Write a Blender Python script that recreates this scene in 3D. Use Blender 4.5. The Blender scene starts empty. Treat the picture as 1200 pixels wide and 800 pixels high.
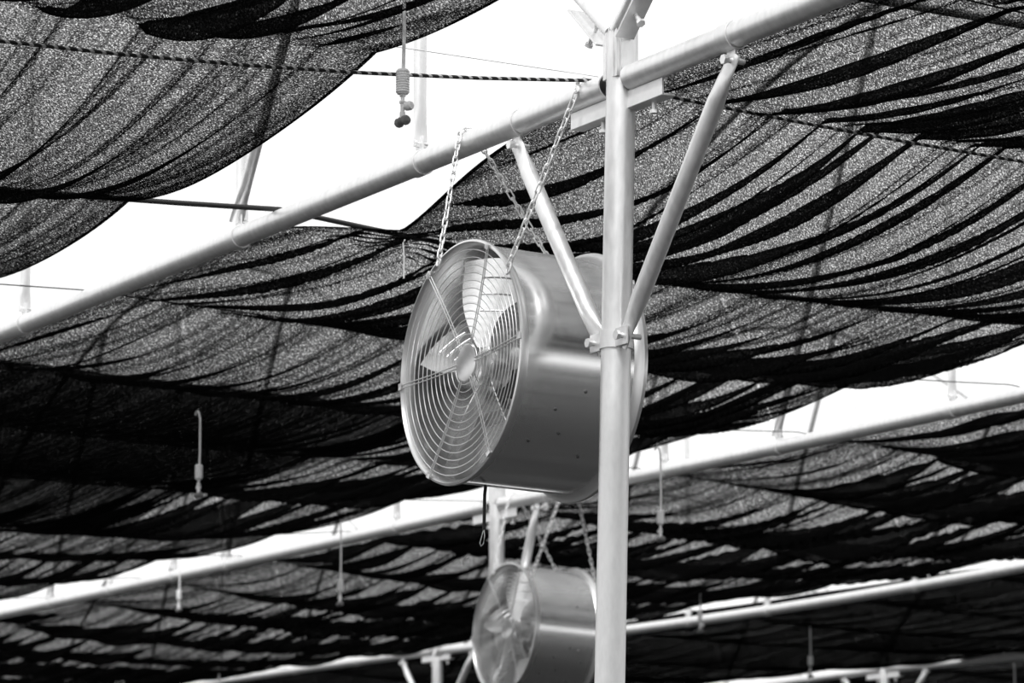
import bpy, bmesh, math, random
from mathutils import Vector, Matrix, noise
import numpy as np
random.seed(4)
S = bpy.context.scene
COL = S.collection
PI = math.pi
V = Vector

# ------------------------------------------------------------------ materials
def new_mat(name):
    m = bpy.data.materials.new(name); m.use_nodes = True
    nt = m.node_tree; nt.nodes.clear()
    return m, nt
def node(nt, t, **kw):
    n = nt.nodes.new(t)
    for k, v in kw.items():
        if k in n.inputs: n.inputs[k].default_value = v
        else: setattr(n, k, v)
    return n
def principled(name, col, rough=.5, metal=0.0, nscale=40, namp=.12, stretch=(1, 1, 1), bump=0.0, rvar=.0):
    m, nt = new_mat(name); L = nt.links
    out = node(nt, 'ShaderNodeOutputMaterial'); b = node(nt, 'ShaderNodeBsdfPrincipled')
    tc = node(nt, 'ShaderNodeTexCoord'); mp = node(nt, 'ShaderNodeMapping'); mp.inputs['Scale'].default_value = stretch
    nz = node(nt, 'ShaderNodeTexNoise', Scale=nscale, Detail=4.0)
    L.new(tc.outputs['Object'], mp.inputs['Vector']); L.new(mp.outputs['Vector'], nz.inputs['Vector'])
    mr = node(nt, 'ShaderNodeMapRange'); mr.inputs['To Min'].default_value = 1 - namp; mr.inputs['To Max'].default_value = 1 + namp
    mr.inputs['From Min'].default_value = .25; mr.inputs['From Max'].default_value = .75
    L.new(nz.outputs['Fac'], mr.inputs['Value'])
    mx = node(nt, 'ShaderNodeVectorMath', operation='SCALE'); mx.inputs[0].default_value = col
    L.new(mr.outputs['Result'], mx.inputs['Scale']); L.new(mx.outputs['Vector'], b.inputs['Base Color'])
    b.inputs['Metallic'].default_value = metal
    if rvar:
        r2 = node(nt, 'ShaderNodeMapRange'); r2.inputs['To Min'].default_value = rough - rvar; r2.inputs['To Max'].default_value = rough + rvar
        r2.inputs['From Min'].default_value = .3; r2.inputs['From Max'].default_value = .7
        L.new(nz.outputs['Fac'], r2.inputs['Value']); L.new(r2.outputs['Result'], b.inputs['Roughness'])
    else: b.inputs['Roughness'].default_value = rough
    if bump:
        bp = node(nt, 'ShaderNodeBump', Strength=bump, Distance=.002)
        L.new(nz.outputs['Fac'], bp.inputs['Height']); L.new(bp.outputs['Normal'], b.inputs['Normal'])
    L.new(b.outputs[0], out.inputs['Surface'])
    return m
def g(v): return (v, v, v)
M_GALV = principled('galvanised_steel', g(.80), .42, .7, 60, .10, (1, 1, .35), 0, .06)
M_PLATE = principled('bright_zinc_plate', g(.80), .42, .6, 50, .06)
M_CASE = principled('polished_sheet_steel', g(.90), .2, .95, 9, .05, (.12, 5, 5), 0, .05)
M_RIM = principled('rolled_steel_rim', g(.74), .32, .9, 30, .05)
M_GUARD = principled('zinc_guard_wire', g(.78), .35, .75, 40, .04)
M_BLADE = principled('bare_aluminium_blade', g(.94), .2, .9, 25, .07)
M_MOTOR = principled('dark_motor_enamel', g(.10), .5, .2, 30, .1)
M_CHAIN = principled('zinc_chain', g(.82), .4, .6, 80, .08)
M_BLACK = principled('black_rubber', g(.012), .6, 0, 60, .1)
M_PLAST = principled('grey_irrigation_plastic', g(.85), .5, 0, 60, .06)
M_DPLAST = principled('dark_nozzle_plastic', g(.20), .5, 0, 60, .06)
M_WHITE = principled('white_string', g(.75), .8, 0, 90, .06)
M_GROUND = principled('dark_bare_earth', g(.035), .95, 0, 3, .35)

def net_mat(name, tau, dark=0.007):
    """woven shade cloth: a thin sheet whose open fraction falls with the path through the weave (Beer-Lambert)"""
    m, nt = new_mat(name); L = nt.links
    out = node(nt, 'ShaderNodeOutputMaterial')
    geo = node(nt, 'ShaderNodeNewGeometry')
    dot = node(nt, 'ShaderNodeVectorMath', operation='DOT_PRODUCT')
    L.new(geo.outputs['Normal'], dot.inputs[0]); L.new(geo.outputs['Incoming'], dot.inputs[1])
    ab = node(nt, 'ShaderNodeMath', operation='ABSOLUTE'); L.new(dot.outputs['Value'], ab.inputs[0])
    mxx = node(nt, 'ShaderNodeMath', operation='MAXIMUM'); mxx.inputs[1].default_value = .04; L.new(ab.outputs[0], mxx.inputs[0])
    uv = node(nt, 'ShaderNodeTexCoord')
    nz = node(nt, 'ShaderNodeTexNoise', Scale=1.0, Detail=1.0); nz.inputs['Roughness'].default_value = .7
    mp = node(nt, 'ShaderNodeMapping'); mp.inputs['Scale'].default_value = (230, 230, 230)
    L.new(uv.outputs['Object'], mp.inputs['Vector']); L.new(mp.outputs['Vector'], nz.inputs['Vector'])
    mr = node(nt, 'ShaderNodeMapRange'); mr.inputs['From Min'].default_value = .30; mr.inputs['From Max'].default_value = .70
    mr.inputs['To Min'].default_value = tau * .10; mr.inputs['To Max'].default_value = tau * 2.5
    L.new(nz.outputs['Fac'], mr.inputs['Value'])
    dv = node(nt, 'ShaderNodeMath', operation='DIVIDE'); L.new(mr.outputs['Result'], dv.inputs[0]); L.new(mxx.outputs[0], dv.inputs[1])
    ng = node(nt, 'ShaderNodeMath', operation='MULTIPLY'); ng.inputs[1].default_value = -1; L.new(dv.outputs[0], ng.inputs[0])
    ex = node(nt, 'ShaderNodeMath', operation='EXPONENT'); L.new(ng.outputs[0], ex.inputs[0])
    df = node(nt, 'ShaderNodeBsdfDiffuse'); df.inputs['Color'].default_value = (dark, dark, dark, 1)
    tr = node(nt, 'ShaderNodeBsdfTransparent')
    mix = node(nt, 'ShaderNodeMixShader')
    L.new(ex.outputs[0], mix.inputs[0]); L.new(df.outputs[0], mix.inputs[1]); L.new(tr.outputs[0], mix.inputs[2])
    L.new(mix.outputs[0], out.inputs['Surface'])
    return m
M_NET = net_mat('woven_shade_cloth', .9)
M_NETD = net_mat('dense_shade_cloth', 3.2)
M_HEM = net_mat('doubled_net_hem', 1.6)

def rope_mat():
    m, nt = new_mat('twisted_black_and_white_rope'); L = nt.links
    out = node(nt, 'ShaderNodeOutputMaterial'); b = node(nt, 'ShaderNodeBsdfPrincipled'); b.inputs['Roughness'].default_value = .8
    tc = node(nt, 'ShaderNodeTexCoord'); w = node(nt, 'ShaderNodeTexWave', Scale=22.0, Distortion=.6); w.bands_direction = 'DIAGONAL'
    L.new(tc.outputs['Object'], w.inputs['Vector'])
    cr = node(nt, 'ShaderNodeValToRGB'); e = cr.color_ramp.elements
    e[0].position = .68; e[0].color = (.006, .006, .006, 1); e[1].position = .8; e[1].color = (.45, .45, .45, 1)
    L.new(w.outputs['Fac'], cr.inputs['Fac']); L.new(cr.outputs['Color'], b.inputs['Base Color']); L.new(b.outputs[0], out.inputs['Surface'])
    return m
M_ROPE = rope_mat()

# ------------------------------------------------------------------ object helpers
def link_mesh(name, bm, mat, parent=None, smooth=True):
    me = bpy.data.meshes.new(name); bm.normal_update(); bm.to_mesh(me); bm.free()
    if smooth:
        for p in me.polygons: p.use_smooth = True
        try: me.set_sharp_from_angle(angle=math.radians(38))
        except Exception: pass
    me.materials.append(mat)
    o = bpy.data.objects.new(name, me); COL.objects.link(o)
    if parent: o.parent = parent
    return o
def tag(o, label, cat, group=None, kind=None):
    o['label'] = label; o['category'] = cat
    if group: o['group'] = group
    if kind: o['kind'] = kind
    return o
def thing(name, loc, label, cat, group=None):
    o = bpy.data.objects.new(name, None); o.empty_display_size = .05; o.location = loc; COL.objects.link(o)
    return tag(o, label, cat, group)
def copy_tree(o, parent=None):
    c = o.copy(); COL.objects.link(c)
    if parent: c.parent = parent
    for ch in list(o.children): copy_tree(ch, c)
    return c

def frame(d, up=V((0, 0, 1))):
    d = d.normalized()
    if abs(d.dot(up)) > .97: up = V((1, 0, 0))
    a = up.cross(d).normalized(); b = d.cross(a).normalized()
    return a, b
def tube(bm, pts, r, seg=12, cap=True, hollow=0, up=V((0, 0, 1)), radii=None):
    """sweep an ellipse; radii = per point (ra, rb); hollow = wall: leaves open ends with an inner skin"""
    pts = [V(p) for p in pts]; n = len(pts)
    def skin(k):
        rings = []
        for i, p in enumerate(pts):
            d = (pts[min(i + 1, n - 1)] - pts[max(i - 1, 0)])
            a, b = frame(d, up)
            ra, rb = radii[i] if radii else (r, r)
            ra -= k; rb -= k
            rings.append([bm.verts.new(p + a * ra * math.cos(t) + b * rb * math.sin(t)) for t in (2 * PI * j / seg for j in range(seg))])
        for i in range(n - 1):
            for j in range(seg):
                q = (rings[i][j], rings[i][(j + 1) % seg], rings[i + 1][(j + 1) % seg], rings[i + 1][j])
                bm.faces.new(q if not k else q[::-1])
        return rings
    o = skin(0)
    if hollow:
        q = skin(hollow)
        for e in (0, -1):
            for j in range(seg):
                f = (o[e][j], q[e][j], q[e][(j + 1) % seg], o[e][(j + 1) % seg])
                bm.faces.new(f if e == 0 else f[::-1])
    elif cap:
        bm.faces.new(o[0][::-1]); bm.faces.new(o[-1])
def loop_tube(bm, pts, r, seg=6, up=V((0, 0, 1))):
    pts = [V(p) for p in pts]; n = len(pts); rings = []
    for i, p in enumerate(pts):
        a, b = frame(pts[(i + 1) % n] - pts[i - 1], up)
        rings.append([bm.verts.new(p + a * r * math.cos(2 * PI * j / seg) + b * r * math.sin(2 * PI * j / seg)) for j in range(seg)])
    for i in range(n):
        for j in range(seg):
            bm.faces.new((rings[i][j], rings[i][(j + 1) % seg], rings[(i + 1) % n][(j + 1) % seg], rings[(i + 1) % n][j]))
def obox(bm, c, ax, ay, az, sx, sy, sz, bev=0.0):
    c = V(c); vs = []
    for x in (-1, 1):
        for y in (-1, 1):
            for z in (-1, 1): vs.append(bm.verts.new(c + ax * x * sx / 2 + ay * y * sy / 2 + az * z * sz / 2))
    fs = [bm.faces.new([vs[i] for i in q]) for q in ((0, 1, 3, 2), (4, 6, 7, 5), (0, 4, 5, 1), (2, 3, 7, 6), (0, 2, 6, 4), (1, 5, 7, 3))]
    bmesh.ops.recalc_face_normals(bm, faces=fs)
    if bev:
        es = list({e for f in fs for e in f.edges})
        bmesh.ops.bevel(bm, geom=es, offset=bev, segments=2, affect='EDGES', profile=.6)
EX, EY, EZ = V((1, 0, 0)), V((0, 1, 0)), V((0, 0, 1))
def lathe(bm, prof, c, axis, seg=48, closed=False):
    """prof = [(radius, along)], spun about axis through c"""
    c = V(c); axis = axis.normalized(); a, b = frame(axis)
    rings = []
    for r, h in prof:
        r = max(r, 1e-5)
        rings.append([bm.verts.new(c + axis * h + (a * math.cos(2 * PI * j / seg) + b * math.sin(2 * PI * j / seg)) * r) for j in range(seg)])
    k = len(rings)
    fs = []
    for i in range(k if closed else k - 1):
        A, B = rings[i], rings[(i + 1) % k]
        for j in range(seg): fs.append(bm.faces.new((A[j], A[(j + 1) % seg], B[(j + 1) % seg], B[j])))
    return fs
def bolt_bm(c, d, L=.03, r=.006):
    bm = bmesh.new(); d = V(d).normalized(); c = V(c)
    lathe(bm, [(0, 0), (r, 0), (r, L), (0, L)], c, d, 10)
    lathe(bm, [(0, -.007), (r * 1.75, -.007), (r * 1.75, .001), (0, .001)], c, d, 6)
    return bm

# ------------------------------------------------------------------ layout of the place (metres)
ROW = [4.02 + 3.62 * i for i in range(-1, 6)]          # planes of the trusses, one every 3.62 m
X1, X2, X3, X4 = ROW[1], ROW[2], ROW[3], ROW[4]
POSTY = [-.53, 6.42, 13.29, 20.41, 27.27, 34.2, 41.2]  # posts every 6.95 m
ZB = 3.546                                             # axis of the bottom chords
CR = .0298

# ground
bm = bmesh.new()
for a in ((-60, -60), (120, -60), (120, 140), (-60, 140)): bm.verts.new((a[0], a[1], 0))
bm.faces.new(bm.verts)
o = link_mesh('floor', bm, M_GROUND, None, False); o['kind'] = 'structure'

# ------------------------------------------------------------------ trusses
def arch_z(s, span=6.95, z0=3.652, rise=1.55):
    t = s / span
    return z0 + rise * 4 * t * (1 - t)
def flat_pipe(bm, p, q, r=.0165, tip=.055, wide=.022):
    p, q = V(p), V(q); d = (q - p).normalized(); L = (q - p).length
    st = [0, tip * .45, tip * 1.2, tip * 2, L - tip * 2, L - tip * 1.2, L - tip * .45, L]
    ra = [(wide, .004), (wide, .004), (r * 1.15, r * .55), (r, r), (r, r), (r * 1.15, r * .55), (wide, .004), (wide, .004)]
    tube(bm, [p + d * s for s in st], r, 12, True, 0, EX, [(b, a) for a, b in ra])
def truss(x, y0, y1, webs, sag, label):
    t = thing('roof_truss', (x, (y0 + y1) / 2, ZB), label, 'roof truss', 'roof trusses carrying the shade nets')
    off = t.location.copy()
    T = lambda p: V(p) - off
    span = y1 - y0
    zc = lambda s: ZB - sag * 4 * (s / span) * (1 - s / span)
    bm = bmesh.new(); n = 24
    a0, a1 = .05, span - .045
    tube(bm, [T((x, y0 + a0 + (a1 - a0) * i / n, zc(a0 + (a1 - a0) * i / n))) for i in range(n + 1)], CR, 24, False, .003)
    link_mesh('bottom_chord', bm, M_GALV, t)
    bm = bmesh.new()
    b0, b1 = .012, span - .012
    tube(bm, [T((x - .018, y0 + b0 + (b1 - b0) * i / 40, arch_z(b0 + (b1 - b0) * i / 40))) for i in range(41)], .0165, 16, False, .0025)
    link_mesh('arch_pipe', bm, M_GALV, t)
    for kind, s in webs:
        # a clamp ring round the chord with an ear
        bm = bmesh.new()
        c = T((x, y0 + s, zc(s)))
        lathe(bm, [(CR + .0005, -.022), (CR + .004, -.022), (CR + .004, .022), (CR + .0005, .022)], c, EY, 24, True)
        if kind == 'B': obox(bm, c + V((0, 0, -.045)), EX, EY, EZ, .006, .034, .05, .002)
        else: obox(bm, c + V((0, 0, .045)), EX, EY, EZ, .006, .036, .05, .002)
        cl = link_mesh('pipe_clamp', bm, M_PLATE, t)
        bm = bolt_bm(c + V((-.012, 0, -.052 if kind == 'B' else .052)), EX, .034, .005); link_mesh('bolt', bm, M_PLATE, cl)
        if kind == 'B': continue
        base = T((x, y0 + s, zc(s) + .042))
        tops = {'|': [s], 'V': [s - .74, s + .74], 'Y': [s - .66, s + .02]}[kind]
        for k, u in enumerate(tops):
            bm = bmesh.new(); dx = .008 * (k - .5 * (len(tops) - 1)) * 2
            flat_pipe(bm, base + V((dx, 0, 0)), T((x + dx, y0 + u, arch_z(min(max(u, .1), span - .1)) - .01)))
            link_mesh('web_strut', bm, M_GALV, t)
    return t
truss(X1, POSTY[1], POSTY[2], [('B', .475), ('|', .97), ('Y', 2.04), ('|', 3.64), ('V', 4.95), ('|', 5.98)], 0,
      'galvanised truss from the big post leftwards, carrying the large fan')
truss(X1, POSTY[0], POSTY[1], [('|', .97), ('V', 2.04), ('|', 3.5), ('V', 4.95), ('B', 6.95 - .46)], 0,
      'galvanised pipe truss rising from the big post to the top edge')
truss(X2, POSTY[1], POSTY[2], [('|', .97), ('V', 2.04), ('|', 3.47), ('V', 4.61), ('|', 5.45), ('B', 6.95 - .52)], .018,
      'second pipe truss, right of the big post below the nearest net')
truss(X2, POSTY[2], POSTY[3], [('|', .97), ('V', 2.87), ('|', 3.55), ('|', 4.42), ('V', 5.3)], 0.006,
      'second pipe truss, running left from behind the large fan')
truss(X3, POSTY[2], POSTY[3], [('|', .6), ('V', 1.66), ('V', 3.1), ('|', 3.95), ('V', 5.0), ('B', 6.95 - .5)], .055,
      'third pipe truss at lower right, against the dark net')
truss(X3, POSTY[3], POSTY[4], [('B', .5), ('|', 1.2), ('V', 2.2), ('|', 3.5), ('V', 4.9)], -.015,
      'third pipe truss at bottom left, beside the smaller fan')
truss(X4, 13.2, 20.15, [('|', .97), ('V', 2.1), ('|', 3.5), ('V', 4.9)], .03,
      'farthest pipe truss, right of the short far post in the bottom corner')
truss(X4, 20.15, POSTY[4], [('|', .97), ('V', 2.1), ('|', 3.5), ('V', 4.9)], .03,
      'farthest pipe truss, left of the short far post at bottom right')

# purlins along the rows, over the post tops
for (y, z, r, lab) in ((6.27, 3.80, .017, 'thin pipe purlin crossing over the big post at the top edge'),
                       (5.86, 3.93, .012, 'thin dark purlin at the top edge right of the big post')):
    bm = bmesh.new(); tube(bm, [(-1, y, z), (20, y, z)], r, 14, False, .002)
    tag(link_mesh('purlin', bm, M_GALV), lab, 'purlin')

# ------------------------------------------------------------------ posts
def post(x, y, label, lean=(0, 0), zc=2.94, braces=(1, -1), bt=(.475, .46), group='posts carrying the trusses'):
    t = thing('support_post', (x, y, 0), label, 'post', group)
    W = lambda z, dx=0, dy=0: V((lean[0] * (3.5 - z) + dx, lean[1] * (3.5 - z) + dy, z))
    PR = .0345
    bm = bmesh.new(); tube(bm, [W(0), W(1.2), W(2.4), W(3.66)], PR, 32, True)
    link_mesh('pole', bm, M_GALV, t)
    # saddle bar carrying the chord ends, camera side: an upright web with a lower lip
    bm = bmesh.new()
    obox(bm, V((.0, .02, 3.496)), EX, EY, EZ, .005, .40, .040, .001)
    obox(bm, V((.016, .02, 3.478)), EX, EY, EZ, .034, .40, .005, .001)
    sd = link_mesh('saddle_bracket', bm, M_PLATE, t, False)
    for dy in (-.115, .105):
        bm = bolt_bm((.018, dy, 3.455), EZ, .05, .006); link_mesh('bolt', bm, M_PLATE, sd)
    # top bracket: sleeve plates and two channel arms holding the arch pipes
    bm = bmesh.new()
    w = .056
    for sg in (-1, 1):
        obox(bm, V((sg * w / 2, 0, 3.612)), EX, EY, EZ, .004, w + .004, .125, .001)
        obox(bm, V((0, sg * w / 2, 3.612)), EX, EY, EZ, w - .004, .004, .125, .001)
        for q in (-.018, -.002, .014):
            obox(bm, V((sg * (w / 2 + .003), q, 3.612)), EX, EY, EZ, .004, .004, .125, .001)
            obox(bm, V((q, sg * (w / 2 + .003), 3.612)), EX, EY, EZ, .004, .004, .125, .001)
    tb = link_mesh('top_bracket', bm, M_PLATE, t, False)
    for s in (1, -1):
        bm = bmesh.new(); a = math.radians(42)
        d = V((0, s * math.cos(a), math.sin(a))); nrm = V((0, -s * math.sin(a), math.cos(a)))
        c = V((-.016, s * .03, 3.652)) + d * .085 - nrm * .019
        obox(bm, c, EX, d, nrm, .05, .17, .005, .001)
        link_mesh('channel_arm', bm, M_PLATE, tb, False)
        bm = bolt_bm(c - d * .02 - nrm * .03, nrm, .055, .006); link_mesh('bolt', bm, M_PLATE, tb)
    # strap collar with ears
    bm = bmesh.new(); c = W(zc)
    lathe(bm, [(PR + .0005, -.021), (PR + .0045, -.021), (PR + .0045, .021), (PR + .0005, .021)], c, EZ, 32, True)
    for s in braces: obox(bm, c + V((-.02, s * .055, 0)), EX, EY, EZ, .005, .05, .042, .0015)
    cl = link_mesh('collar', bm, M_PLATE, t)
    for s in braces:
        bm = bolt_bm(c + V((-.034, s * .062, 0)), EX, .06, .0065); link_mesh('bolt', bm, M_PLATE, cl)
    for s in braces:
        L = bt[0] if s > 0 else bt[1]
        p = V((0, s * L, ZB - CR - .025)); q = c + V((-.008, s * .05, 0))
        bm = bmesh.new(); d = (q - p).normalized(); n = (q - p).length; r = .0205
        st = [-.02, .02, .05, .10, n - .10, n - .05, n - .015, n + .022]
        rr = [(.024, .004), (.024, .004), (.023, .012), (r, r), (r, r), (.023, .013), (.025, .004), (.025, .004)]
        tube(bm, [p + d * k for k in st], r, 20, True, 0, EX, [(a, b) for a, b in rr])
        br = link_mesh('diagonal_brace', bm, M_GALV, t)
        bm = bolt_bm(p + V((-.018, 0, 0)), EX, .05, .0065)
        link_mesh('bolt', bm, M_PLATE, br)
    return t
post(X1, POSTY[1], 'big near galvanised post with two diagonal braces, right of the large fan', (-.0135, .024))
post(X2, POSTY[2], 'second post, below the large fan and behind the smaller fan', (0, .006), 2.72, (-1,), (.5, .36))
post(X3, POSTY[3], 'third post, short at the bottom edge left of the smaller fan', (0, 0), 3.0, (1, -1), (.5, .5))
post(X4, 20.15, 'farthest post, only its bracketed top showing at bottom right', (0, 0), 3.0, (1, -1), (.5, .5))

# ------------------------------------------------------------------ fans
FAN_L, FAN_R, TILT = .332, .297, math.radians(1.8)
def make_fan(loc, label):
    t = thing('circulation_fan', loc, label, 'fan', 'circulation fans hung from the trusses')
    h = FAN_L / 2
    A = EX
    P = lambda r, th, a: V((a, -r * math.cos(th), r * math.sin(th)))     # th counted from the right hand side seen from the front
    # casing
    bm = bmesh.new(); R = .287
    lathe(bm, [(R, -h + .012), (R, -h * .5), (R, 0), (R, h * .5), (R, h - .012), (R - .003, h - .012), (R - .003, h * .5), (R - .003, 0), (R - .003, -h * .5), (R - .003, -h + .012)], (0, 0, 0), A, 96, True)
    obox(bm, V((0, 0, -R - .001)), EX, EY, EZ, FAN_L - .03, .03, .003)
    cs = link_mesh('casing', bm, M_CASE, t)
    for s, nm in ((-1, 'front_rim'), (1, 'rear_rim')):
        bm = bmesh.new()
        pr = [(R - .006, -h + .03), (R - .004, -h + .006), (R + .001, -h - .002), (FAN_R - .006, -h - .006), (FAN_R - .001, -h - .004), (FAN_R, -h + .001),
              (FAN_R - .001, -h + .005), (FAN_R - .004, -h + .007), (R + .002, -h + .008), (R + .0012, -h + .02)]
        if s > 0: pr = [(r + (.010 if r > R + .0015 else 0), -a) for r, a in pr][::-1]        # the rear flange flares wider
        lathe(bm, pr, (0, 0, 0), A, 96, True); bmesh.ops.recalc_face_normals(bm, faces=bm.faces)
        link_mesh(nm, bm, M_RIM, t)
    # wire guards
    for s in (-1, 1):
        bm = bmesh.new(); N = 13
        dish = lambda r: -h - .004 + .020 * (1 - (r / .28) ** 2)
        for i in range(N):
            r = .052 + (.272 - .052) * i / (N - 1)
            pts = [P(r, 2 * PI * j / 64, 0) + V((dish(r) * -s if s > 0 else dish(r), 0, 0)) for j in range(64)]
            loop_tube(bm, pts, .00115, 6, EX)
        gd = link_mesh('wire_guard' if s < 0 else 'rear_guard', bm, M_GUARD, t)
        for k in range(6):
            th = math.radians(4 + 60 * k + (0 if s < 0 else 25))
            bm = bmesh.new()
            for e in (-1, 1):
                pts = []
                for i in range(7):
                    r = .04 + (.288 - .04) * i / 6
                    tg = P(1, th + PI / 2, 0)
                    pts.append(P(r, th, 0) + tg * e * .0042 + V(((dish(min(r, .28)) - .0015) * (1 if s < 0 else -1), 0, 0)))
                tube(bm, pts, .0014, 6)
            c = P(.289, th, 0) + V(((-h - .008) * (1 if s < 0 else -1), 0, 0))
            tg = P(1, th + PI / 2, 0); rd = P(1, th, 0)
            obox(bm, c, EX, tg, rd, .005, .017, .013, .001)
            link_mesh('guard_spoke', bm, M_GUARD, gd)
        bm = bmesh.new(); x = dish(0) - .003
        pr = [(0, x), (.043, x), (.047, x + .002), (.047, x + .006), (0, x + .006)]
        if s > 0: pr = [(r, -a) for r, a in pr]
        lathe(bm, pr, (0, 0, 0), A, 40); bmesh.ops.recalc_face_normals(bm, faces=bm.faces)
        link_mesh('guard_boss', bm, M_RIM, gd)
    # propeller: hub and five broad blades
    dp = -h + .085
    bm = bmesh.new()
    lathe(bm, [(0, dp - .03), (.03, dp - .03), (.045, dp - .022), (.05, dp), (.05, dp + .03), (0, dp + .03)], (0, 0, 0), A, 32)
    link_mesh('hub', bm, M_BLADE, t)
    for k in range(5):
        th = math.radians(86 + 72 * k)
        bm = bmesh.new(); nr, nc = 16, 11; grid = []
        rd = P(1, th, 0); tg = P(1, th + PI / 2, 0)               # tg: anticlockwise seen from the front
        def surf(r, c, push=0):
            f = (r - .045) / (.262 - .045)
            ch = .075 + .095 * min(1, f) ** .9
            pit = math.radians(50 - 9 * f)
            # left edge (anticlockwise) leans forward, the other to the rear, with a little camber
            cv = tg * math.cos(pit) + V((-1, 0, 0)) * math.sin(pit)
            nv = V((-1, 0, 0)) * math.cos(pit) - tg * math.sin(pit)
            rr = r - .010 * f * (2 * c) ** 2
            ch += .036 * math.sin(PI * min(1, f * 1.05)) * max(0, 2 * c)   # bellied leading edge
            return rd * rr + V((dp, 0, 0)) + cv * ch * (c + .0) + nv * (.018 * (.25 - c * c) * 4 * f * 0.6 + push)
        for sgn in (0, -.0018):
            gg = [[bm.verts.new(surf(.045 + (.262 - .045) * i / (nr - 1), -.5 + j / (nc - 1), sgn)) for j in range(nc)] for i in range(nr)]
            grid.append(gg)
            for i in range(nr - 1):
                for j in range(nc - 1):
                    q = (gg[i][j], gg[i + 1][j], gg[i + 1][j + 1], gg[i][j + 1])
                    bm.faces.new(q if sgn else q[::-1])
        a, b = grid
        per = [(0, j) for j in range(nc)] + [(i, nc - 1) for i in range(1, nr)] + [(nr - 1, j) for j in range(nc - 2, -1, -1)] + [(i, 0) for i in range(nr - 2, 0, -1)]
        for i in range(len(per)):
            p, q = per[i], per[(i + 1) % len(per)]
            bm.faces.new((a[p[0]][p[1]], a[q[0]][q[1]], b[q[0]][q[1]], b[p[0]][p[1]]))
        bmesh.ops.recalc_face_normals(bm, faces=bm.faces)
        bl = link_mesh('blade', bm, M_BLADE, t)
        for (r, c0, c1) in ((.215, -.30, .22), (.175, -.28, .24), (.135, -.22, .26)):
            bm = bmesh.new()
            tube(bm, [surf(r, c0 + (c1 - c0) * i / 8, .0015) for i in range(9)], .0019, 8)
            link_mesh('stiffening_rib', bm, M_GALV, bl)
    # motor on a cross bar
    bm = bmesh.new()
    lathe(bm, [(0, dp + .035), (.05, dp + .035), (.066, dp + .05), (.066, dp + .19), (.055, dp + .205), (0, dp + .205)], (0, 0, 0), A, 40)
    for i in range(12):
        th = 2 * PI * i / 12
        obox(bm, P(.068, th, dp + .12), EX, P(1, th + PI / 2, 0), P(1, th, 0), .12, .004, .012)
    mt = link_mesh('motor', bm, M_MOTOR, t)
    for dz in (-.078, .078):
        bm = bmesh.new(); w = math.sqrt(.283 ** 2 - dz ** 2)
        obox(bm, V((dp + .12, 0, dz)), EX, EY, EZ, .05, 2 * w, .004, .001)
        obox(bm, V((dp + .145, 0, dz - .008)), EX, EY, EZ, .004, 2 * w, .02)
        link_mesh('motor_mount', bm, M_GALV, t)
    # little rivets on the casing side facing out
    for a, th in ((.05, 20), (.02, -18), (-.05, -28), (.09, -30), (-.02, -40), (.06, -52), (-.09, -46)):
        bm = bmesh.new(); th = math.radians(th)
        c = P(R, th, a); lathe(bm, [(.0045, -.001), (.0035, .0025), (0, .0035)], c, P(1, th, 0), 10)
        link_mesh('rivet', bm, M_MOTOR, cs)
    t.rotation_euler = (0, TILT, 0)
    return t
FAN1 = V((4.05, 6.931, 2.946))
fan = make_fan(FAN1, 'large near steel drum fan hung by chains left of the big post')
# power lead hanging under the large fan
bm = bmesh.new()
tube(bm, [(-.045, .075, -.278), (-.047, .075, -.30), (-.046, .075, -.385)], .0042, 10)
pc = link_mesh('power_cord', bm, M_BLACK, fan)
bm = bmesh.new()
tube(bm, [(-.046, .075, -.385), (-.044, .0745, -.40), (-.045, .078, -.418), (-.049, .082, -.424), (-.051, .085, -.416), (-.047, .077, -.387)], .0011, 6)
bw = link_mesh('bare_wire', bm, M_CHAIN, pc); bw['label'] = 'thin bare wire loop at the end of the cord'
FAN2 = V((X2 + .03, 12.983, 2.939))
fan2 = copy_tree(fan)
for ch in list(fan2.children):
    if ch.name.startswith('power_cord'):
        for q in list(ch.children): bpy.data.objects.remove(q)
        bpy.data.objects.remove(ch)
fan2.location = FAN2; fan2['label'] = 'smaller far steel drum fan at the bottom edge beside the big post'
fan2.rotation_euler = (0, math.radians(3.2), math.radians(-1.5))

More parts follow.
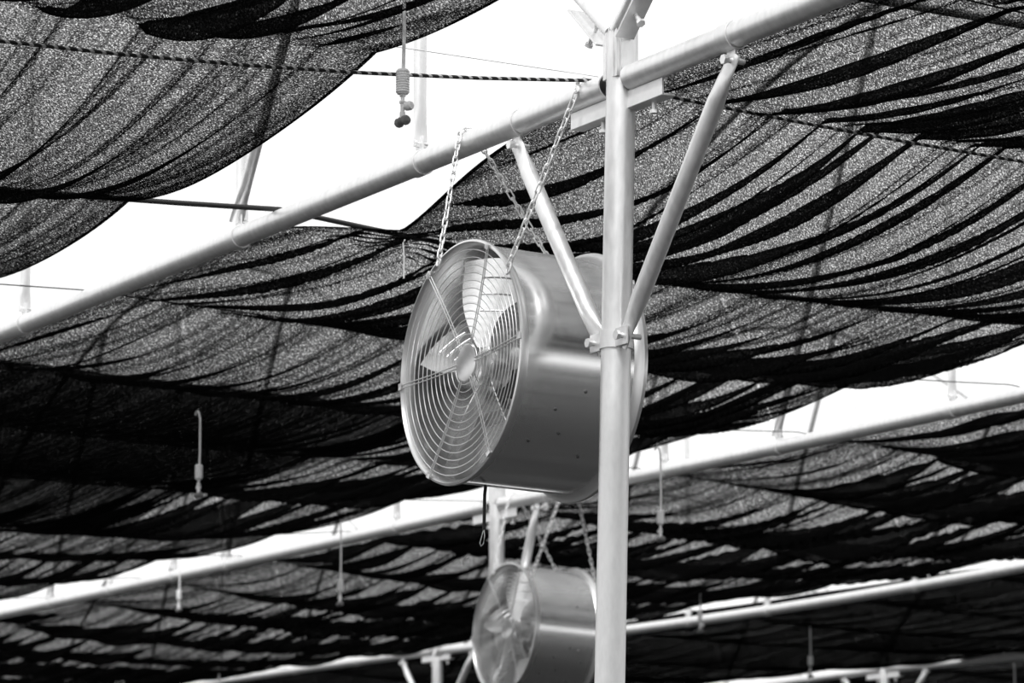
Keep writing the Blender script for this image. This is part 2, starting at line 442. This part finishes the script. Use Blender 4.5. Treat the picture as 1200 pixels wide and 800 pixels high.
# ------------------------------------------------------------------ chains: each goes from the front rim over the chord to the rear rim
def link_mesh_data():
    bm = bmesh.new(); pts = []
    a, b = .0085, .0058
    for i in range(9): th = -PI / 2 + PI * i / 8; pts.append((a + b * math.cos(th), b * math.sin(th), 0))
    for i in range(9): th = PI / 2 + PI * i / 8; pts.append((-a + b * math.cos(th), b * math.sin(th), 0))
    loop_tube(bm, pts, .0021, 7)
    me = bpy.data.meshes.new('link'); bm.to_mesh(me); bm.free()
    for p in me.polygons: p.use_smooth = True
    me.materials.append(M_CHAIN)
    return me
LINK = link_mesh_data()
def chain(name, x, front, top_y, rear, label):
    """front / rear: world points on the rims; top_y: where it crosses the chord"""
    r = CR + .006
    pts = [V(front)]
    for i in range(9):
        a = PI - PI * i / 8
        pts.append(V((x + r * math.cos(a), top_y + .012 * (i / 8 - .5), ZB + r * math.sin(a))))
    pts.append(V(rear))
    t = thing('hanging_chain', (x, top_y, ZB + r), label, 'chain', 'steel link chains holding the fans')
    # resample
    seg = [(pts[i + 1] - pts[i]).length for i in range(len(pts) - 1)]; tot = sum(seg)
    def at(s):
        for i, L in enumerate(seg):
            if s <= L or i == len(seg) - 1: return pts[i].lerp(pts[i + 1], min(1, s / L)), (pts[i + 1] - pts[i]).normalized()
            s -= L
    n = int(tot / .0225); step = tot / n
    for i in range(n):
        p, d = at((i + .5) * step)
        a, b = frame(d, V((.3, 1, .1)))
        ang = (PI / 2 if i % 2 else 0) + random.uniform(-.25, .25) + .5
        u = a * math.cos(ang) + b * math.sin(ang); w = d.cross(u)
        o = bpy.data.objects.new('link', LINK); COL.objects.link(o); o.parent = t
        o.matrix_local = Matrix((( d.x, u.x, w.x, p.x - t.location.x), (d.y, u.y, w.y, p.y - t.location.y), (d.z, u.z, w.z, p.z - t.location.z), (0, 0, 0, 1)))
    # snap hooks at the rims
    for e, q in ((0, pts[0]), (1, pts[-1])):
        bm = bmesh.new()
        loop_tube(bm, [q - t.location + V((.004 * math.sin(a), .009 * math.cos(a), .014 * math.sin(a) - .006)) for a in (2 * PI * i / 16 for i in range(16))], .0026, 7, EX)
        link_mesh('end_ring', bm, M_CHAIN, t)
    return t
def rim_pt(fan_o, yy, zz, s):
    m = Matrix.Translation(fan_o.location) @ fan_o.rotation_euler.to_matrix().to_4x4()
    return m @ V((s * (FAN_L / 2 + .004), yy, zz))
LY, RY = .116, -.262
for f, x, ty, nm in ((fan, X1, (7.13, 6.565), 'large'), (fan2, X2, (13.129, 12.642), 'smaller')):
    zl = math.sqrt(.298 ** 2 - LY ** 2); zr = math.sqrt(.299 ** 2 - RY ** 2)
    ry, zr2 = -.225, math.sqrt(.299 ** 2 - .225 ** 2)
    chain('c', x, rim_pt(f, LY, zl, -1), ty[0], rim_pt(f, LY, zl, 1), f'left chain of the {nm} fan, looped over the truss pipe')
    chain('c', x, rim_pt(f, ry, zr2, -1), ty[1], rim_pt(f, ry, zr2, 1), f'right chain of the {nm} fan, looped over the truss pipe')

# ------------------------------------------------------------------ shade nets
WY = [-2.2, -.9, .5, 1.9, 3.2, 4.3, 5.5, 6.56, 8.2, 9.55, 10.9, 12.1, 13.4, 14.75, 16.0, 17.3, 18.6, 20.0, 21.3, 22.7, 24.0, 25.3, 26.7, 28, 29.4, 30.7, 32, 33.4, 34.8, 36.1, 37.5, 38.9, 40.3, 41.7, 43.1, 44.5, 45.9]
rng = np.random.default_rng(11)
def wire_sag(n, k):
    if n == 0: return {7: .0, 8: .05}.get(k, .03)
    if n == 1: return {7: .01, 8: .085, 9: .04, 10: .05, 11: .06, 12: .05, 13: .10}.get(k, .06)
    return .075 + .02 * math.sin(k * 2.1 + n)
ZW = 3.572
def wire_z(n, k, X):
    u = np.clip((X - ROW[n]) / 3.62, 0, 1)
    return ZW - wire_sag(n, k) * 4 * u * (1 - u)
def folds(seed, X, lam):
    """one random pleat profile along X, about -1..1 with sharp valleys"""
    r = np.random.default_rng(seed); out = np.zeros_like(X); tot = 0
    ph = .35 * np.sin(X * 2.3 + r.uniform(0, 6)) + .22 * np.sin(X * 5.1 + r.uniform(0, 6))
    for f, a in ((.43, .5), (.71, .7), (1.0, 1.0), (1.57, .62), (2.33, .46), (3.4, .34), (5.1, .23), (7.7, .13)):
        p = r.uniform(0, 6.28)
        q = np.sin(X * 2 * PI / lam * f + p + ph * f * 1.4)
        m = 1 + .5 * np.sin(X * r.uniform(2, 7) + r.uniform(0, 6))
        out += a * m * (np.sign(q) * np.abs(q) ** .85); tot += a
    env = .65 + .35 * np.sin(X * 1.9 + r.uniform(0, 6))
    return out / tot * 2.0 * env
def make_net(n, y0, y1, xs, xe, dx, dy, mat, label, sag0=.11, amp=.05, lam=.24, spans=None, doubled=()):
    spans = spans or {}
    nu = int((3.1) / dx); ny = int((y1 - y0) / dy)
    Y = np.linspace(y0, y1, ny + 1)
    # make sure every wire has a row on it
    for w in WY:
        if y0 < w < y1: Y[np.argmin(abs(Y - w))] = w
    u = np.linspace(0, 1, nu + 1)
    YY, UU = np.meshgrid(Y, u, indexing='ij')
    XS = np.array([xs(y) for y in Y])[:, None]; XE = np.array([xe(y) for y in Y])[:, None]
    XX = XS + (XE - XS) * UU
    ZZ = np.zeros_like(XX)
    K = np.clip(np.searchsorted(WY, Y, side='right') - 1, 0, len(WY) - 2)
    for i, y in enumerate(Y):
        k = K[i]; a, b = WY[k], WY[k + 1]; t = (y - a) / (b - a); X = XX[i]
        sg, am = spans.get(k, (sag0, amp)); sg *= ((b - a) / 1.35) ** 1.5
        base = (1 - t) * wire_z(n, k, X) + t * wire_z(n, k + 1, X)
        shape = 4 * t * (1 - t)
        skew = .16 * (t - .5)
        if callable(am): am = am(X)
        # the pleats of one wire drift into those of the next, so every streak runs on from wire to wire
        tt = t * t * (3 - 2 * t)
        Xw = X + .05 * math.sin(1.3 * y + n) + .11 * (t - .5)
        f = (math.cos(tt * PI / 2) * folds(1000 * n + k, Xw + .055, lam) + math.sin(tt * PI / 2) * folds(1000 * n + k + 1, Xw - .055, lam))
        free = np.clip((XE[i] - X) / .22, 0, 1) ** .7 * np.clip((X - XS[i]) / .12, 0, 1)   # the hemmed edges are pulled straight
        hang = .45 + .55 * np.clip((XE[i] - X) / .6, 0, 1); hang = hang * np.clip((X - XS[i]) / .45, .12, 1)
        am = am * free
        z = base - shape * sg * hang - am * (.42 + .58 * shape) * f
        ZZ[i] = z
    vs = np.stack([XX, YY, ZZ], -1).reshape(-1, 3)
    # keep out of the mounting gap above the chord
    me = bpy.data.meshes.new('shade_net')
    c = nu + 1
    idx = np.arange((ny + 1) * c).reshape(ny + 1, c)
    quads = np.stack([idx[:-1, :-1], idx[:-1, 1:], idx[1:, 1:], idx[1:, :-1]], -1).reshape(-1, 4)
    me.from_pydata(vs.tolist(), [], quads.tolist())
    ul = me.uv_layers.new(name='UVMap')
    loop_v = np.empty(len(me.loops), dtype=np.int32); me.loops.foreach_get('vertex_index', loop_v)
    # length along the cloth keeps the weave even on steep pleats
    ds = np.sqrt(np.diff(XX, axis=1) ** 2 + np.diff(ZZ, axis=1) ** 2)
    SS = np.concatenate([np.zeros((ny + 1, 1)), np.cumsum(ds, axis=1)], 1)
    uvs = np.stack([XX + .0 * SS + ZZ * .9, YY + ZZ * .3], -1).reshape(-1, 2)
    ul.data.foreach_set('uv', uvs[loop_v].astype(np.float32).ravel())
    for p in me.polygons: p.use_smooth = True
    me.materials.append(mat)
    o = bpy.data.objects.new('shade_net', me); COL.objects.link(o)
    tag(o, label, 'shade net', 'shade nets strung between the trusses')
    for (pa, pb, qx) in doubled:  # second sheet added above the net, only to darken these stretches
        rows = np.where((Y >= pa) & (Y <= pb))[0]; cols = np.where((X_mid := XX[len(Y) // 2]) <= qx)[0]
        r0, r1, c1 = rows[0], rows[-1] + 1, cols[-1] + 1
        hx, hy, hz = XX[r0:r1, :c1], YY[r0:r1, :c1], ZZ[r0:r1, :c1] + .02
        hv = np.stack([hx, hy, hz], -1).reshape(-1, 3); hi = np.arange((r1 - r0) * c1).reshape(r1 - r0, c1)
        q = np.stack([hi[:-1, :-1], hi[:-1, 1:], hi[1:, 1:], hi[1:, :-1]], -1).reshape(-1, 4)
        m2 = bpy.data.meshes.new('darkening_layer'); m2.from_pydata(hv.tolist(), [], q.tolist())
        for p in m2.polygons: p.use_smooth = True
        m2.materials.append(mat)
        h = bpy.data.objects.new('darkening_layer', m2); COL.objects.link(h); h.parent = o
        h['label'] = 'extra net layer added to darken this stretch'
    # hem: doubled strips on the leading and the tied edge
    for nm, sl in (('leading_hem', slice(-max(3, int(.035 / dx)), None)), ('tied_hem', slice(0, max(3, int(.03 / dx))))):
        hx, hy, hz = XX[:, sl], YY[:, sl], ZZ[:, sl]
        hv = np.stack([hx, hy, hz - .0012], -1).reshape(-1, 3); cc = hx.shape[1]
        hi = np.arange((ny + 1) * cc).reshape(ny + 1, cc)
        q = np.stack([hi[:-1, :-1], hi[:-1, 1:], hi[1:, 1:], hi[1:, :-1]], -1).reshape(-1, 4)
        m2 = bpy.data.meshes.new(nm); m2.from_pydata(hv.tolist(), [], q.tolist())
        ul2 = m2.uv_layers.new(name='UVMap'); lv = np.empty(len(m2.loops), dtype=np.int32); m2.loops.foreach_get('vertex_index', lv)
        ul2.data.foreach_set('uv', (hv[:, :2])[lv].astype(np.float32).ravel())
        for p in m2.polygons: p.use_smooth = True
        m2.materials.append(M_HEM)
        h = bpy.data.objects.new(nm, m2); COL.objects.link(h); h.parent = o
    return o
wob = lambda y, s: .03 * math.sin(1.7 * y + s) + .02 * math.sin(4.1 * y + 2 * s)
make_net(0, -2, 15, lambda y: ROW[0] + 1.7, lambda y: 3.46 + .055 * (y - 6.56) + wob(y, 0) * .4, .007, .034, M_NET,
         'nearest shade net, hanging across the top left corner', .10, .040, .2, {6: (.09, .05), 5: (.08, .06), 7: (.115, .020), 8: (.12, .022)})
def b_edge(y):
    if y < 8.12: f = max(0, min(1, (y - 6.75) / 1.37))
    else: f = max(0, 1 - (y - 8.12) / .25)
    return X1 + .07 + .27 * f * f * (3 - 2 * f) ** .5 / 1.0
def taut(lo, hi, a, b):
    def am(X):
        t = np.clip((X - lo) / (hi - lo), 0, 1); t = t * t * (3 - 2 * t)
        return a + (b - a) * t
    return am
make_net(1, 1.9, 25.3, b_edge, lambda y: 7.02 + .20 * min(1, max(-1, (y - 9.6) / 1.4)) + wob(y, 1) * .5, .008, .034, M_NET,
         'large shade net behind the large fan, drooping in dark folds', .085, .047, .15,
         {5: (.04, .024), 6: (.055, .032), 10: (.05, taut(5.4, 6.6, .012, .05)), 11: (.045, taut(5.6, 6.8, .008, .05)), 12: (.06, taut(5.2, 6.6, .014, .05)), 13: (.07, .03)}, [(10.9, 14.75, 6.15), (3.6, 5.5, 6.3)])
make_net(2, 5.5, 36, lambda y: X2 + .07, lambda y: 10.84 - .2 * math.exp(-((y - 21.2) / 1.2) ** 2) + wob(y, 2) * .6, .014, .045, M_NET,
         'shade net past the second truss, behind the smaller fan', .085, .054, .17)
make_net(3, 8.2, 44, lambda y: X3 + .07, lambda y: 14.38 + .52 * max(0, min(1, (20.3 - y) / 1.2)) + wob(y, 3) * .6, .02, .06, M_NETD,
         'darkest shade net, below the third truss at bottom right', .05, .016, .22)
make_net(4, 10.9, 45, lambda y: X4 + .07, lambda y: 17.95 + wob(y, 4), .03, .08, M_NETD,
         'farthest shade net, under the last truss at the bottom edge', .05, .02, .22)

# wires and ropes the nets hang on, running through every bay
def strand(name, pts, r, mat, label, cat, group=None):
    bm = bmesh.new(); tube(bm, pts, r, 8)
    return tag(link_mesh(name, bm, mat), label, cat, group)
def wire_path(k, drop, extra=0.0, n0=0, n1=4, lift=0.0):
    pts = []
    for n in range(n0, n1 + 1):
        for i in range(12):
            X = ROW[n] + 3.62 * i / 12; u = i / 12
            z = ZW - drop - wire_sag(n, k) * 4 * u * (1 - u) - extra * 4 * u * (1 - u)
            pts.append((X, WY[k], z + .006))
    return pts
for k in range(5, 20):
    if k in (7, 8): continue
    strand('support_wire', wire_path(k, .003), .0022, M_BLACK, 'thin black wire the shade nets hang on, crossing all the trusses', 'wire', 'thin wires carrying the nets')
strand('support_wire', wire_path(7, -.014), .0012, M_GALV, 'thin pale wire just above the twisted rope left of the big post', 'wire')
strand('support_rope', wire_path(8, .0, 0, 0, 4), .0075, M_BLACK, 'thick dark rope meeting the first truss at left centre', 'rope')
rp = []
for n in range(0, 5):
    for i in range(12):
        u = i / 12; s = (.108 if n == 0 else .05) * 4 * u * (1 - u)
        rp.append((ROW[n] + 3.62 * u, WY[7] - .01, ZW + .005 - s))
strand('twisted_rope', rp, .0045, M_ROPE, 'black and white twisted rope tied to the truss by the big post', 'rope')

# ------------------------------------------------------------------ misting droppers
def dropper(x, y, ztop, L, label, hook=0, sc=1.0, flip=1):
    t = thing('misting_dropper', (x, y, ztop), label, 'misting dropper', 'misting droppers hanging under the nets')
    bm = bmesh.new()
    pts = [V((0, 0, -L)), V((.003, 0, -L * .6)), V((.002, 0, -.03))]
    if hook: pts += [V((.0, .006, -.006)), V((0, .018, .003)), V((0, .032, .0)), V((0, .036, -.008))] if hook > 0 else [V((0, -.006, -.006)), V((0, -.018, .004)), V((0, -.034, -.002)), V((0, -.042, -.02))]
    else: pts += [V((0, 0, .0))]
    tube(bm, pts, .0038 * sc, 10)
    link_mesh('tube', bm, M_PLAST, t)
    bm = bmesh.new(); z0 = -L; pr = [(0, 0), (.011, .001), (.0145, .006)]
    for i in range(8): pr += [(.0145, .006 + i * .0052), (.0132, .0086 + i * .0052)]
    pr += [(.0145, .049), (.011, .054), (0, .055)]
    lathe(bm, [(r * sc, h * sc) for r, h in pr], (0, 0, z0), EZ, 20)
    link_mesh('weight', bm, M_PLAST, t)
    bm = bmesh.new()
    lathe(bm, [(0, .0), (.006, 0), (.006, .012), (.0045, .014), (.0045, .03), (.007, .032), (.007, .036), (.004, .038), (.004, .045), (.0065, .046), (.0065, .05), (0, .051)][::1], V((0, 0, z0 - .05 * sc)), EZ, 14)
    vb = link_mesh('valve_body', bm, M_PLAST, t)
    bm = bmesh.new(); d = V((.45, -1 * flip, 0)).normalized()
    lathe(bm, [(0, .004), (.005, .004), (.005, .008), (.0095, .009), (.0100, .020), (.008, .024), (0, .025)], V((0, 0, z0 - .026 * sc)), d, 14)
    link_mesh('side_cap', bm, M_PLAST, vb)
    for s in (-1, 1):
        bm = bmesh.new(); d = V((.0, s, -.35)).normalized()
        lathe(bm, [(0, .0), (.005, .001), (.0085, .005), (.0085, .012), (.011, .015), (.009, .021), (0, .024)], V((0, 0, z0 - .052 * sc)), d, 12)
        nz = link_mesh('nozzle', bm, M_DPLAST, t); nz['label'] = 'dark misting nozzle'
    return t
def px_none(): pass
DROPS = [
    (3.22, 5.995, 3.64, .32, 'nearest misting dropper, hanging against white sky at top left of centre', 0, 1.0, 1),
    (5.05, 10.93, 3.46, .247, 'misting dropper hanging alone against the dark net at left', 1, 1.0, -1),
    (6.95, 10.83, 3.456, .30, 'hooked misting dropper just right of the big post', 1, 1.0, -1),
    (7.50, 16.46, 3.59, .217, 'short misting dropper under the second truss at lower left', 0, .95, -1),
    (7.10, 13.80, 3.48, .315, 'misting dropper crossing the second truss below left of the large fan', 0, 1.0, -1),
    (10.2, 15.50, 3.575, .266, 'hooked misting dropper in front of the third truss at right', -1, .95, 1),
    (12.1, 17.15, 3.52, .27, 'misting dropper before the black net near the bottom right', 0, 1.15, -1),
    (10.3, 21.90, 3.60, .36, 'misting dropper tube running out of the bottom edge at lower left', 0, 1.1, 1),
    (14.0, 17.53, 3.37, .33, 'misting dropper tube in the bottom right corner', 0, 1.25, 1),
]
for d in DROPS: dropper(*d)
bm = bmesh.new(); tube(bm, [(4.36, 8.10, 3.51), (4.355, 8.10, 3.50), (4.36, 8.103, 3.46), (4.358, 8.10, 3.40)], .0022, 7)
tag(link_mesh('tie_string', bm, M_WHITE), 'short white string hanging from the net corner left of the large fan', 'string')

# ------------------------------------------------------------------ light, sky, camera
W = bpy.data.worlds.new('overcast_sky'); S.world = W; W.use_nodes = True
bg = W.node_tree.nodes['Background']; bg.inputs['Color'].default_value = (1, 1, 1, 1); bg.inputs['Strength'].default_value = 1.2
sun = bpy.data.lights.new('hazy_sun', 'SUN'); sun.energy = 2.4; sun.angle = math.radians(6)
so = bpy.data.objects.new('hazy_sun', sun); COL.objects.link(so)
sd = V((.55, .45, -.75)).normalized()
so.rotation_euler = sd.to_track_quat('-Z', 'Y').to_euler(); so.location = (-3, -3, 9)

F = 3950.0; HY = 697.0
al = math.atan2(2330, math.hypot(F, HY)); pt = math.atan2(HY, F)
cam = bpy.data.cameras.new('camera'); co = bpy.data.objects.new('camera', cam); COL.objects.link(co)
co.location = (0, 0, 1.6); co.rotation_euler = (PI / 2 + pt, 0, -al)
cam.sensor_width = 36; cam.lens = 36 * F / 1200; cam.clip_end = 500
cam.dof.use_dof = True; cam.dof.focus_distance = 7.75; cam.dof.aperture_fstop = 8
S.camera = co
vs = S.view_settings; vs.view_transform = 'Standard'; vs.look = 'None'; vs.gamma = 1; vs.use_curve_mapping = False; vs.exposure = 0
S.cycles.transparent_max_bounces = 24
